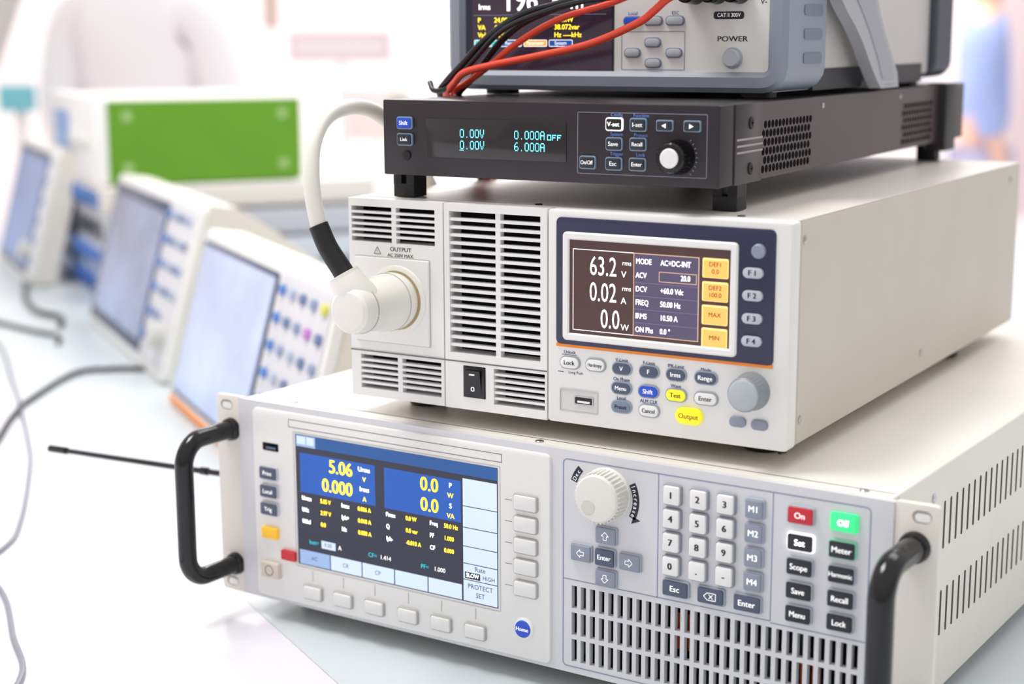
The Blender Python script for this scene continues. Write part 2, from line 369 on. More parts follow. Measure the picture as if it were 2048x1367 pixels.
g.tube([(-163,14,67.7),(-172,14,67.4),(-181,14,67.1)],2.8,BLACK,sub=2); g.obj('antenna',A,'thin black rod antenna with thick tip')
for x,y in ((50,40),(432,40),(50,500),(432,500)):
    g=G(); g.lathe((x,y),[(11,-12),(12,-11),(12.5,.5)],RUB,'t',24); g.obj('foot',A)

# ================================================================== C : AC source
C=thing('power_source','tall ivory bench power source with louvred vents and colour screen','power source',(107.4,8.4,143.1),(0,0,.04279))
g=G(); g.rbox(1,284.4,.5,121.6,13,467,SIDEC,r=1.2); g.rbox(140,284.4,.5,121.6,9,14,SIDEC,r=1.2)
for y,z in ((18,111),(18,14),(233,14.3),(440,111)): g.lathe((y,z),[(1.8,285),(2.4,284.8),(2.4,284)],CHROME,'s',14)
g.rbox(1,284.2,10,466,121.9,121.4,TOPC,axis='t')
g.lathe((125,14),[(1.8,122.6),(2.2,122.2),(2.2,121)],BLACKM,'t',14); g.lathe((250,14),[(2,122.4),(2.4,122.1),(2.4,121)],BLACKM,'t',14)
g.obj('body',C)
g=G()
L1=(2,62.5,95.5,116.8); L2=(7,66,5,26); L3=(73,134.5,33.5,117); L4=(103,137.5,5,26.5); SW=(82,97.5,7.5,26.5)
g.grid(0,68.2,0,121.5,[L1,L2],0,13,FRONT); g.grid(69.4,138.8,0,121.5,[L3,L4,SW],-.6,13,FRONT)
g.rect(0,139,28.2,29,-.75,SEAM)
fp=-1.2
g.rbox(139.8,285,0,121.8,fp,10,FRONT,r=2,bev=1)
g.rect(1,139,1,121,12.4,DARKIN)
def louv(r,n,mid,th=1.4,y=.2):
    x0,x1,z0,z1=r; p=(z1-z0)/n
    for i in range(1,n): g.rbox(x0,x1,z0+i*p-th/2,z0+i*p+th/2,y,4.5,SLAT)
    if mid: g.rbox(mid-1.6,mid+1.6,z0,z1,y+.1,4.5,SLAT)
louv(L1,6,33); louv(L2,6,36); louv(L3,18,105.8,1.8); louv(L4,6,None)
g.frame(4.5,59,34.5,87,.5,-.15,mat('plate_edge',(190,188,184),.5),r=.5)
g.text('OUTPUT',38,91.9,-.15,2.5,TXTD,bold=.02,sx=1.1); g.text('AC 250V MAX.',38,88.3,-.15,2.0,TXTD,sx=1.05,bold=.015)
q=[(18.5,88.6),(23.5,88.6),(21,92.8)]
for i in range(3): g.line(*q[i],*q[(i+1)%3],.35,-.15,TXTD)
g.text('!',21,90.1,-.15,1.9,TXTD)
g.ring(147.7,172.3,7,20.5,1,.7,fp-.5,fp+.1,mat('recess_rim',(200,200,200),.5)); g.rect(148.5,171.6,7.8,19.7,fp-.15,mat('recess_floor',(214,214,212),.5))
ft=fp-.15
g.text('Unlock',154,41.3,ft,1.8,TXTB,bold=.015); g.line(149,39.9,158.5,39.9,.25,ft,TXTD); g.text('Long Push',158,29.8,ft,1.6,TXTD); g.line(146.5,29.8,150.2,29.8,.35,ft,TXTD)
for t,x,z in (('V-Limit',187,40),('F-Limit',203.8,40),('IPK-Limit',220.1,39.9),('Mode',237.8,39.8),('On Phase',187,29.1),('Wave',220.3,28.9),('Local',187,18.5),('ALM CLR',203.9,18.4)):
    g.text(t,x,z,ft,1.85,TXTB,bold=.015)
g.obj('front_panel',C,'white front panel with horizontal louvred vents')
g=G(); g.rbox(5,58.5,35,86.5,-1.6,0,FRONT,r=1,bev=.5); g.lathe((36,61.8),[(19.5,-3),(20.6,-2.6),(21,-1.5)],PLUGW,seg=48); g.lathe((36,61.8),[(17.9,-3.15),(17.9,-2.6)],mat('socket_gap',(176,158,120),.6),seg=48); g.obj('output_socket',C,'round white mains output socket')
n0=len(ALLO)
bz=fp-1.1
g=G(); g.rbox(144.3,275,45.2,117.2,bz,fp,NAVY,r=3,bev=.5); g.rbox(144.5,274.8,43.9,45.8,bz+.1,fp,ORANGE); g.obj('display_bezel',C,'dark navy bezel edged with an orange line')
g=G(); g.ring(149.2,254.7,48.2,109.4,2.5,4.2,bz-1.8,bz,WHITEB,bev=.8); g.obj('screen_frame',C,'white screen frame')
g=G(); g.rbox(153,250.8,52,105.8,bz-.5,bz,CSCR); d=bz-.58; d2=bz-.66
g.frame(155.5,232.3,54.4,100.2,.35,d,WHT); g.rect(193.5,232,54.8,99.8,d,CROW); g.frame(193.2,232.3,54.4,100.2,.45,d2,CLINE)
for z in (84,76.6,69.3,61.8): g.line(193.5,z,232,z,.25,d2,mat('row_line',(130,120,150),.4,emit=.3))
g.text('63.2',174.5,90.8,d2,10.6,WHT,sx=.66); g.text('0.02',174.5,76.3,d2,10.6,WHT,sx=.66); g.text('0.0',179,61.6,d2,10.6,WHT,sx=.66)
for t,x,z,c in (('rms',189.1,94,2.6),('V',187.3,87.6,3.6),('rms',189.1,79.9,2.6),('A',187.3,73,3.6),('W',188.2,58.2,3.4)): g.text(t,x,z,d2,c,WHT)
for z,a,b in ((95.6,'MODE','AC+DC-INT'),(88,'ACV','20.0'),(80.4,'DCV','+60.0 Vdc'),(73,'FREQ','50.00 Hz'),(65.5,'IRMS','10.50 A'),(58,'ON Phs','0.0 °')):
    g.text(a,194.6,z,d2,3.0,WHT,align='LEFT',sx=.78,bold=.015)
    g.text(b,209.5 if b!='20.0' else 221.5,z,d2,3.0,WHT,align='LEFT',sx=.78,bold=.015)
g.frame(208.6,231,85.2,90.9,.4,d2,CLINE)
for i,(z,t) in enumerate(((95,'DEF1\n0.0'),(82.4,'DEF2\n100.0'),(69.8,'MAX'),(57.4,'MIN'))):
    g.rbox(234.3,249.2,z-5.3,z+5.3,bz-.8,bz-.5,SKEY2,r=.8); g.rbox(235,248.8,z-5,z+4.2,bz-.85,bz-.5,SKEY,r=.6)
    L=t.split('\n')
    for k,s_ in enumerate(L): g.text(s_,241.8,z+((len(L)-1)/2-k)*3.8,bz-.95,2.4,SKT,bold=.01)
g.obj('screen',C,'lit plum screen with white readings and amber soft keys')
g=G(); g.lathe((265.9,105.6),[(3.2,bz-2),(3.8,bz-1.5),(4,bz)],GREYL,seg=28); g.obj('button',C)
LG=mat('light_grey_pill',(190,196,205),.35)
for t,z in (('F1',94),('F2',82),('F3',69.8),('F4',57.7)): key(C,263.2,z,11.4,5.6,LG,t[0]+' '+t[1],TXTD,2.9,base=bz,proud=1.8,r=2.7,bev=.5,bold=.04)
nudge(n0,1.3,.5)
n0=len(ALLO)
def pill(x,z,m,t,tm,w=11.6,h=6.2,cap=2.5,**k): return key(C,x,z,w,h,m,t,tm,cap,base=fp,proud=1.8,r=h/2,bev=.5,edge=mat('pill_rim',(160,168,178),.4),**k)
pill(153.6,35.1,WHITEB,'Lock',TXTD); pill(170,35.3,WHITEB,'Hardcopy',TXTD,cap=2,sx=.78)
for x,t in ((186.6,'V'),(203.3,'F'),(219.7,'Irms'),(237.3,'Range')): pill(x,35,GREYB,t,TXTW,w=12.5 if t=='Range' else 11.2)
pill(186.4,23.9,GREYB,'Menu',TXTW,cap=2.3); pill(203.1,23.8,BLB,'Shift',TXTW,label='blue Shift button'); pill(219.8,23.6,YB,'Test',TXTD,label='yellow Test button'); pill(237.5,23.6,WHITEB,'Enter',TXTD,w=13)
pill(186.5,13.3,mat('blue_grey_key',(120,136,158),.4),'Preset',TXTD,cap=2.3,sx=.9); pill(203.6,13,WHITEB,'Cancel',TXTD,cap=2.3,sx=.9)
key(C,228,12.9,16,9.4,YB,'Output',mat('ink_amber',(176,124,10),.5),2.8,base=fp,proud=2.4,r=4.6,bev=.8,name='output_button',label='glowing yellow oval Output button')
key(C,256.3,13.1,9.4,5.6,GREYL,base=fp,proud=1.6,r=2.4,bev=.5); key(C,268.8,12.8,9.4,5.6,GREYL,base=fp,proud=1.6,r=2.4,bev=.5)
g=G(); g.rbox(156.2,168.6,11.4,16.4,fp-.7,fp+.1,CHROME,r=.5); g.rbox(157,167.9,12,15.8,fp-.8,fp,BLACK,r=.3); g.rbox(158.5,166.5,12.6,13.8,fp-.9,fp,WHITEB); g.obj('usb_port',C)
nudge(n0,.9,.4)
g=G(); ck=(264.6,31); KDK=mat('knob_side_grey',(142,148,154),.4)
g.lathe(ck,[(8.6,fp-12),(9.2,fp-11.2),(9.7,fp-2),(10.4,fp-1),(10.4,fp)],KDK,seg=40); g.lathe(ck,[(7.4,fp-12.6),(8.3,fp-12.2),(8.8,fp-11.5),(8.8,fp-11)],GREYK,seg=40)
for i in range(30):
    a=2*pi*i/30; g.lathe((ck[0]+9.1*math.cos(a),ck[1]+9.1*math.sin(a)),[(.4,fp-10.5),(.7,fp-2)],KDK,seg=6)
g.obj('knob',C,'grey rotary knob')
g=G(); g.rbox(82.4,97.1,7.9,26.1,-1.4,4,BLACK,r=1,bev=.4); g.add([(84.4,-1.5,10),(95,-1.5,10),(95,-3.6,24.3),(84.4,-3.6,24.3),(84.4,-.5,24.3),(95,-.5,24.3),(84.4,-.5,10),(95,-.5,10)],[[0,1,2,3],[3,2,5,4],[0,3,4,6],[1,2,5,7]],BLACK)
g.rbox(88,91.4,21.6,22.3,-3.9,-3,TXTW); g.ring(88.5,90.9,11.8,14.6,1.1,.5,-2.8,-2.4,TXTW); g.obj('power_switch',C,'black rocker power switch')
for x,y in ((28,42),(255,42),(28,356),(262,356)):
    g=G(); g.lathe((x,y),[(11,-10.5),(12,-9.5),(12.5,.5)],RUB,'t',24); g.obj('foot',C)
P=thing('power_cable','thick white mains cable with white angled plug and black sleeve','power cable',(107.4,8.4,143.1),(0,0,.04279))
g=G(); g.lathe((35.5,61.8),[(7,-51),(11,-50.5),(13.2,-48.5),(14.2,-44),(14.4,-32),(15.2,-25),(17,-18),(17.3,-6),(16.6,-3.2)],PLUGW,seg=56)
g.lathe((35.5,61.8),[(17.5,-11.5),(17.5,-10.9)],mat('plug_groove',(190,186,176),.5),seg=56)
g.lathe((35.5,61.8),[(14.65,-40),(14.65,-39.2)],mat('plug_groove',(190,186,176),.5),seg=56)
g.tube([(35.5,-36,58),(34.5,-37.5,66),(31.5,-40,73),(27,-41.5,81)],lambda t:15-5.6*t,PLUGW,seg=28,sub=4)
g.tube([(28,-41.4,79.5),(26.6,-41.8,82)],9.4,PLUGW,seg=28)
g.obj('plug',P,'white angled round plug')
g=G(); g.tube([(30,-40.6,76),(26,-42,84),(18,-44.5,97),(12.5,-46,110)],lambda t:6.4-.6*t,BLACKM,seg=20); g.obj('sleeve',P,'black heat-shrink sleeve')
g=G(); g.tube([(13.5,-46,107),(9.5,-46,124),(6,-43,141),(2.5,-36,156),(-1,-22,168),(-3,-4,174),(-1,16,175),(1,36,168),(-1,66,150),(-8,110,110),(-16,190,50),(-22,240,0),(-26,300,-60),(-40,380,-135),(-50,480,-149)],4.9,CABW,seg=16); g.obj('cord',P)

# ================================================================== D : slim charcoal supply
Dd=thing('power_supply','slim charcoal half-rack power supply with cyan dot display','power supply',(132.9,11.33,279.5),(0,0,.06802))
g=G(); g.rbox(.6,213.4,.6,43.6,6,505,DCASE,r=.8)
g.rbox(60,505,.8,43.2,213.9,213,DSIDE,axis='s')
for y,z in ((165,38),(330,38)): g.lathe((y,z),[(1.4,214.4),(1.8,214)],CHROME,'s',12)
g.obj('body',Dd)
HOLE=mat('hole_black',(8,6,7),.9,spec=.1)
for y0,n,p in ((64,14,5.8),(338,12,6.4)):
    g=G()
    g.rbox(y0-2.5,y0+n*p+1,3,35,213.98,213.8,DSIDE,axis='s')
    for i in range(n):
        for j in range(6): g.lathe((y0+i*p+(j%2)*p/2,6+j*5),[(2.2,214.1),(2.2,213.9)],HOLE,'s',12)
    g.obj('perforated_vent',Dd)
g=G(); g.rbox(0,214,0,44,0,22,DFRONT,r=1,bev=.6)
g.rbox(20,60,0,44,214.8,205,DFRONT,r=.6,bev=.4,axis='s')
for z in (17.5,21,24.5): g.rbox(22,60.4,z-.6,z+.6,215.1,214,mat('groove_light',(160,148,150),.4),axis='s')
for z in (33,8): g.lathe((43,z),[(2.4,215.6),(3.4,215.3),(3.6,214)],BLACKM,'s',16); g.line(41.5,z,44.5,z,.6,215.7,HOLE,'s'); g.line(43,z-1.5,43,z+1.5,.6,215.7,HOLE,'s')
g.frame(129.4,207,5.2,39.3,.45,-.1,mat('panel_line',(130,126,146),.5),r=.8)
LB=mat('ink_light_blue',(120,160,230),.5,emit=.15)
for t,x,z in (('Config',153.5,38),('Function',168.2,37.8),('System',153.5,27.4),('Protect',168,27.2),('Trigger',153.5,16.7),('Lock',168,16.6)): g.text(t,x,z,-.12,1.9,LB,sx=1.0,bold=.01)
for k in range(9):
    a=-.75+k*.19; g.line(188+12.5*math.cos(a),16.1+12.5*math.sin(a),188+13.6*math.cos(a),16.1+13.6*math.sin(a),.4,-.12,LINE)
g.obj('front_panel',Dd,'charcoal front bezel with pale printing')
g=G(); g.rbox(30,122.6,11.2,33.8,-.5,.5,GLASSD,r=.6,bev=.2)
px,pz=.56,.7
for t,x,z in (('0.00V',53.5,28),('0.00V',53.5,21.4),('0.000A',89.5,28),('6.000A',89.5,21.4)): g.pix(t,x,z,-.7,px,pz,CYN)
g.pix('OFF',110.6,27.6,-.7,px*.95,pz*.95,CYN); g.line(53.2,15.9,56.3,15.9,.5,-.7,CYN)
g.obj('display',Dd,'black display window with cyan characters')
n0=len(ALLO)
def dk(x,z,t,m=DBTN,w=8.8,h=6,e=DBTNE,tm=TXTW,cap=2.4,**k): return key(Dd,x,z,w,h,m,t,tm,cap,base=0,proud=2.2,r=1,bev=.4,edge=e,**k)
dk(14.8,30.4,'Shift',BLB,w=9.4,label='blue Shift button'); dk(14.9,20.8,'Link',w=9.4,cap=2.1)
dk(151.6,32.7,'V-set',BLACKM,w=9,e=BLEDG,tm=WHT,label='backlit V-set button'); dk(166,32.7,'I-set'); dk(151.6,22,'Save'); dk(166,22.2,'Recall',cap=2.2,sx=.88); dk(135.4,11.4,'On/Off',cap=2.2,sx=.82); dk(151.5,11.2,'Esc'); dk(165.8,11.3,'Enter',cap=2.2,sx=.92)
for x,s_ in ((181.7,-1),(197.7,1)):
    g=G(); g.rbox(x-5,x+5,29.5,35.7,-1.3,0,DBTNE,r=1,bev=.3); g.rbox(x-4.3,x+4.3,30.2,35,-2.2,0,DBTN,r=1,bev=.4)
    g.add([(x+1.4*s_,-2.35,32.6),(x-1.3*s_,-2.35,34),(x-1.3*s_,-2.35,31.2)],[[0,1,2]],TXTW); g.obj('arrow_button',Dd)
g=G(); g.lathe((15.4,11.4),[(2,-1),(2.8,-.8),(3,0)],BLACKM,seg=24); g.obj('button',Dd,'small round black button')
nudge(n0,.8,.2)
g=G(); kd=(190.5,16.3); g.lathe(kd,[(5.4,-12.6),(7.4,-12.2),(8.2,-11.2),(8.7,-3),(9.4,-1.5),(9.6,0)],BLACK,seg=40)
for i in range(24):
    a=2*pi*i/24; g.lathe((kd[0]+8.4*math.cos(a),kd[1]+8.4*math.sin(a)),[(.4,-11),(.6,-3)],BLACK,seg=6)
g.lathe(kd,[(4.6,-13.4),(5.2,-13),(5.4,-12.4)],WHITEB,seg=36); g.obj('knob',Dd,'black knob with white cap')
g=G(); g.rbox(430,460,-6,44.6,220,206,BLACKM,r=1,bev=.5,axis='s'); g.rbox(460,492,2,42,217,206,DCASE,axis='s',r=1); g.obj('rear_bracket',Dd,'black rear bracket')
for x,y in ((0,10),(200,25),(0,440),(196,440)):
    g=G(); g.rbox(x,x+14.5,-14.2,-6,y,y+14,BLACKM,r=.6,bev=.4); g.rbox(x,x+5.5,-6.5,.3,y,y+14,BLACKM); g.rbox(x+9,x+14.5,-6.5,.3,y,y+14,BLACKM); g.obj('foot',Dd)

# ================================================================== E : power meter
E=thing('power_meter','grey bench power meter with rubber bumpers, folding handle and dark screen','power meter',(111.5,114.1,323.5),(0,0,.06802))
g=G(); g.rbox(8,221,7,108,3,345,SILV,r=4); g.rbox(60,300,3,16,221.6,8,mat('dark_rail',(50,50,58),.5),axis='s'); g.obj('body',E)
g=G(); g.ring(0,229,3.2,114,15,12,-8,60,BUMP,bev=3); g.rbox(10,219,3.6,8,-2,60,BUMP)
for z in (20,34,48): g.rbox(20,52,z,z+6,229.6,228,mat('bumper_groove',(118,126,140),.5),r=2,axis='s')
g.obj('bumper',E,'slate grey rubber front bumper')
g=G(); g.ring(2,227,5,112,12,8,318,362,mat('rear_bumper',(66,70,84),.5),bev=2); g.obj('bumper',E,'dark rubber rear bumper')
g=G(); g.rbox(13,218,9.4,106,-4,3,FRONT,r=2)
g.rbox(13,117,11.5,106,-4.4,-3.9,mat('e_left_panel',(34,34,54),.3)); g.rbox(13,217,9.6,11,-4.5,-3.9,ORANGE)
g.frame(122,164,16,39,.4,-4.15,LINE,r=1)
g.text('Local',129.6,49.6,-4.2,2.1,TXTB); g.text('ESC',157.5,49.6,-4.2,2.1,TXTB)
g.text('POWER',194,34.3,-4.2,3.1,TXTD,bold=.02,sx=1.25)
g.rbox(182,201,45.8,50.2,-4.3,-4,TXTD,r=1.5); g.text('CAT II 300V',191.6,48,-4.45,2.3,TXTW,sx=.87)
g.text('V-',213,55.5,-4.2,3.2,TXTD); g.rect(185.5,187,13,14.4,-4.2,TXTD); g.line(189.5,12.8,189.5,14.8,.4,-4.2,TXTD); g.rect(197,198.5,13,14.4,-4.2,TXTD); g.ring(200.2,202.6,12.6,15,1.1,.35,-4.3,-4.1,TXTD)
g.obj('front_panel',E)
g=G(); g.rbox(17,116,13,102,-4.7,-4.3,mat('e_screen',(58,44,60),.12,emit=.12,noise=.3,nscale=9)); d=-4.85  # brownish mottled base paints a reddish reflection into the screen
g.text('Irms',26,54.5,d,3.6,WHT,sx=.95,bold=.02); g.text('196',52,58,d,14,WHT,bold=.02,sx=.85); g.text('.80m',84,58,d,12,WHT,bold=.01,sx=.75); g.line(18,49.5,112,49.5,.3,d,SLINE)
for z,a,b,c in ((46.3,'P','24.005','0.6mW'),(41.8,'VA','40.072','38.072var'),(37.1,'Vpk','38.01','Hz ----kHz')):
    g.text(a,21,z,d,3.1,YEL,align='LEFT',bold=.02); g.text(b,33,z,d,3.1,YEL,align='LEFT',bold=.03); g.text(c,76,z,d,3.1,YEL,align='LEFT',bold=.02)
for x0,t,m in ((18,'Normal',CYN2),(36,'Range',SBLUE),(54,'Parameter',SKEY),(72,'System',SBLUE)):
    g.rbox(x0+.4,x0+17,30,34.2,d,-4.7,m,r=.8); g.frame(x0+.4,x0+17,30,34.2,.35,d-.05,WHT,r=.8); g.text(t,x0+8.6,32.1,d-.08,2.1,WHT)
g.obj('screen',E,'dark lit screen with yellow and white readings')
def ek(x,z,m=GREYL,w=11,h=4.6,name='button'): return key(E,x,z,w,h,m,base=-4,proud=1.8,r=2.2,bev=.5,name=name,edge=mat('thin_rim',(130,136,154),.4))
ek(129.6,45.2,BLB); ek(143.2,45.2,LG); ek(157.4,45.2,LG)
for x,z in ((143,32.4),(129.6,26.3),(157,26.3),(143.4,20.2)): ek(x,z,LG,w=9.5,name='arrow_button')
g=G(); g.lathe((194.5,23.4),[(4.6,-8),(5.2,-7.4),(5.4,-5)],LG,seg=32); g.lathe((194.5,23.4),[(5.8,-5),(6.3,-4.6),(6.3,-4)],GREYK,seg=32); g.obj('power_button',E)
for x in (170,184,198):
    g=G(); g.lathe((x,61),[(5,-20),(6,-19),(6.4,-14),(5,-12),(6.6,-6),(6.8,-4)],BLACK,seg=24); g.obj('binding_post',E)
g=G()
prof=[(48,70),(60,60),(76,50),(92,42),(108,32),(126,18),(140,8),(150,2),(190,2),(186,12),(172,24),(158,36),(144,50),(130,68),(116,86),(96,100),(56,102)]
for a_,b_ in ((229,237),(0,-8)):
    g.extr(prof,a_,b_,HNDG,'s')
    inn=[(90,60),(106,50),(122,38),(140,22),(152,8),(180,8),(164,24),(150,36),(136,50),(122,66),(108,80),(92,84)]
    g.extr(inn,b_,b_+(1 if b_>0 else -1)*.6,mat('handle_inset',(162,164,172),.5),'s')
g.lathe((64,84),[(16,241),(18,239),(19,222)],BUMP,'s',32); g.lathe((64,84),[(16,-12),(18,-10),(19,7)],BUMP,'s',32)
g.rbox(-8,237,2,6.5,156,182,HNDG,r=2); g.obj('handle',E,'grey folding bail handle')
for x,y in ((26,18),(203,18),(26,320),(203,320)):
    g=G(); g.rbox(x-9,x+9,y-8,y+8,0,7.5,RUB,r=3,axis='t'); g.obj('foot',E)

# test leads (in D frame)
def locD(q):
    c,s=math.cos(.06802),math.sin(.06802); return (132.9+c*q[0]-s*q[1],11.33+s*q[0]+c*q[1],279.5+q[2])
def lead(pts,m,col,r=2.2):
    g=G(); g.tube([locD(p) for p in pts],r,m,seg=12)
    return top(g.obj('test_lead'),'%s insulated test lead draped from the power meter terminals'%col,'test lead','test leads on the power meter')
tail=lambda x,y0:[(x,y0+8,40),(x-3,y0+22,24),(x-6,y0+60,-10),(x-14,y0+120,-60)]
lead([(153,84,105),(140,68,109),(115,60,107),(87,66,100.3),(66,66,96),(50,66,90),(30,68,78),(12,70,63),(0,72,53),(-8,76,46)]+tail(-10,76),BLKC,'black')
lead([(169,84,105),(163,68,105),(155,62,101),(147,60,94),(137,60,87.5),(107,60,76),(73,60,69),(38,62,63),(18,64,58.5),(8,68,52),(-2,74,45)]+tail(-5,76),REDC,'red',2.3)
lead([(153,84,108),(135,72,106),(113,72,99),(80,72,90.5),(52,72,77),(33,72,64),(14,76,53),(0,80,46)]+tail(-4,84),REDC,'red',2)
lead([(169,84,109),(120,76,106),(85,74,99),(60,74,91),(40,76,80),(25,78,66),(13,80,54),(2,84,46)]+tail(-8,92),BLKC,'black',2.2)
lead([(183,84,105),(160,60,104),(110,54,101),(75,58,94),(45,64,84),(22,68,66),(4,70,50),(-8,70,47),(-14,74,52)],BLKC,'black',1.7)

# ================================================================== setting, aisle frame
Rr=(.8337,.55221); Fh=(-.55221,.8337)
def ai(u,v,z=0): return (728.74+Rr[0]*u+Fh[0]*v, -751+Rr[1]*u+Fh[1]*v, z)
YAW=-.562; AY=.58498
TEAL=mat('table_pale_teal',(208,215,219),.3,noise=.02); TWH=mat('table_white',(228,225,233),.3); LEGW=mat('leg_white',(236,234,236),.5)
def table(name,poly,zt,th,m,label):
    e=thing(name,label,'table',(0,0,0))
    g=G(); g.extr(poly,zt,zt-th,m,'t'); g.obj('table_top',e)
    cx=sum(p[0] for p in poly)/len(poly); cy=sum(p[1] for p in poly)/len(poly)
    for p in poly:
        x=p[0]+(cx-p[0])*.08; y=p[1]+(cy-p[1])*.08
        g=G(); g.rbox(x-25,x+25,y-25,y+25,zt-th,-900,LEGW,r=4,axis='t'); g.obj('leg',e)
    return e
ln=lambda x:19-.537*(x+3)
p1=(900,ln(900)); p0_=(-1300,ln(-1300))
far=[ai(1500,3100)[:2],ai(-1500,3100)[:2]]
table('display_table',[p0_,p1,(1500,-200),far[0],far[1]],-12,30,TEAL,'wide pale teal-white exhibition table carrying the instruments')
table('display_table',[(p0_[0]-.1,p0_[1]-.3),(-1500,-900),(150,-1000),(p1[0]-.1,p1[1]-.3)],-12.05,30,TWH,'glossy white table butted against the instrument table')

SCF=mat('scope_frame',(62,74,102),.35)
KPG=mat('keypad_grey',(216,216,220),.45)
def scope_buttons(e,x0,x1,h,vivid=True):
    g=G(); g.rbox(x0-4,x1+4,10,h-8,-12,-9,KPG,r=6,bev=1); g.obj('keypad_panel',e,'light grey keypad panel')
    for r_ in range(6):
        for c_ in range(5):
            x=x0+8+(x1-x0-16)*c_/4; z=h-24-r_*(h-56)/5.2
            if r_>3 and c_>2: continue
            if c_==0: col=(74,126,200)
            elif vivid and (r_,c_)==(0,4): col=(214,210,90)
            elif vivid and (r_,c_)==(1,3): col=(190,120,200)
            elif (r_,c_)==(4,0): col=(200,90,70)
            else: col=((140,156,186),(168,180,202),(104,124,162))[(r_+c_)%3]
            g=G(); g.rbox(x-7,x+7,z-4.4,z+4.4,-15,-12,mat('bk%d_%d_%d'%col,col,.4),r=3,bev=1); g.obj('button',e)
    g=G(); g.lathe((x1-20,h*.24),[(12,-28),(14,-26),(15,-12)],mat('scope_knob',(206,206,200),.4)); g.obj('knob',e)
def inst_screen(e,w,h,sx1,scol,depth=110,thick=8,vivid=True):
    g=G(); g.extr([(0,0),(0,h),(min(30,depth*.4),h+3),(min(60,depth*.7),h*.97),(depth,h*.78),(depth,depth*.277+2),(min(20,depth*.3),6)],0,w,CASE,'s')
    g.obj('body',e)
    g=G(); g.rbox(0,w,0,h,-10,1,FRONT,r=12,bev=3); g.obj('front_panel',e)
    g=G(); g.rbox(12,sx1+thick,12,h-12,-12,-9,SCF,r=5,bev=1); g.rbox(12+thick,sx1,12+thick,h-12-thick,-12.6,-11,scol,r=2)
    g.obj('screen',e)
    scope_buttons(e,sx1+20,w-10,h,vivid)
SB=mat('scope_screen_blue',(176,192,224),.2,emit=.14,noise=.18,nscale=7); SB2=mat('scope_screen_slate',(118,138,174),.15,emit=.06,noise=.45,nscale=6); SB3=mat('scope_screen_azure',(96,136,196),.2,emit=.1,noise=.2,nscale=6)  # cloudy noise paints reflections into the screen colours
e=thing('oscilloscope','white tilted oscilloscope with dark-framed slate screen','oscilloscope',ai(-558,2131,-12),(-.262,0,YAW),'oscilloscopes in a row'); inst_screen(e,450,202,310,SB2,160,14,False)
e=thing('oscilloscope','white tilted oscilloscope with pale lit screen and coloured buttons','oscilloscope',ai(-349,1645,-12),(-.262,0,YAW),'oscilloscopes in a row'); inst_screen(e,440,184,275,SB,130,5,True)
g=G(); g.rbox(4,300,1,7,-11,-9,ORANGE); g.obj('trim_strip',e,'orange lower strip')
e=thing('oscilloscope','white oscilloscope with blue screen beside the instrument stack','oscilloscope',ai(-875,2760,-12),(-.262,0,YAW),'oscilloscopes in a row'); inst_screen(e,350,215,310,SB3,32,12,False)

GRN=mat('green_panel',(96,152,26),.45,noise=.03)
def box_inst(z0,z1,x0,x1,y1,label,green=False,casec=(212,206,202),accent=(60,110,180)):
    b=ai(-591.6,2325); e=thing('bench_instrument',label,'bench instrument',(b[0],b[1],z0),(0,0,YAW),'stacked bench instruments')
    h=z1-z0; STK=mat('stack_%d_%d_%d'%casec,casec,.5); AC=mat('acc_%d_%d_%d'%accent,accent,.4)
    g=G(); g.rbox(x0+2,x1-1,1,h-1,12,y1,CASE if green else STK,r=3)
    if not green: g.rect(20,y1-10,h*.06,h*.14,x1-.6,SEAM,'s')
    g.obj('body',e)
    g=G(); g.rbox(x0,x1+1,0,h+(2 if green else -.5),-6,14,WHITEB if green else STK,r=4,bev=2); g.obj('front_panel',e)
    g=G(); g.rbox(x0+40,x0+170,h*.22,h*.8,-8,-5,mat('inst_blue',(90,140,200),.3,emit=.1),r=2); g.obj('screen',e)
    for k in range(3):
        g=G(); g.lathe((x0+220+k*50,h*.5),[(min(10,h*.28),-14),(min(13,h*.36),-12),(min(14,h*.4),-6)],AC if not green else IVORY); g.obj('knob',e)
    if not green:
        g=G(); g.rbox(x1-80,x1-6,h*.15,h*.8,-8,-5,AC,r=2); g.obj('accent_strip',e,'coloured accent strip')
    if green:
        g=G(); g.rbox(14,y1,1,h-4,1.5,-1,GRN,r=2,axis='s')
        for y in (42,y1-28):
            for z in (24,h-26):
                g.lathe((y,z),[(8,2.4),(9,1.5)],mat('green_dim',(130,176,80),.5),'s',20)
                for s_ in (-1,1): g.line(y-5,z-5*s_,y+5,z+5*s_,2,2.6,mat('screw_pale',(196,214,170),.5),'s')
        g.obj('side_panel',e,'vivid green side panel with crossed screws')
    return e
box_inst(152,276,-376,0,301,'white-fronted instrument with vivid green side stacked on others',True)
box_inst(112,151.5,-385,24,410,'pale bench instrument directly beneath the green one',casec=(222,216,210))
box_inst(70,111.5,-385,40,420,'grey bench instrument in the middle of the stack',casec=(186,188,196),accent=(40,44,60))
box_inst(30,69.5,-385,46,410,'pale blue-grey bench instrument low in the stack',casec=(200,206,216),accent=(60,110,190))
box_inst(-12,29.5,-385,52,410,'blue-trimmed bench instrument at the bottom of the stack',casec=(160,180,208),accent=(36,90,170))

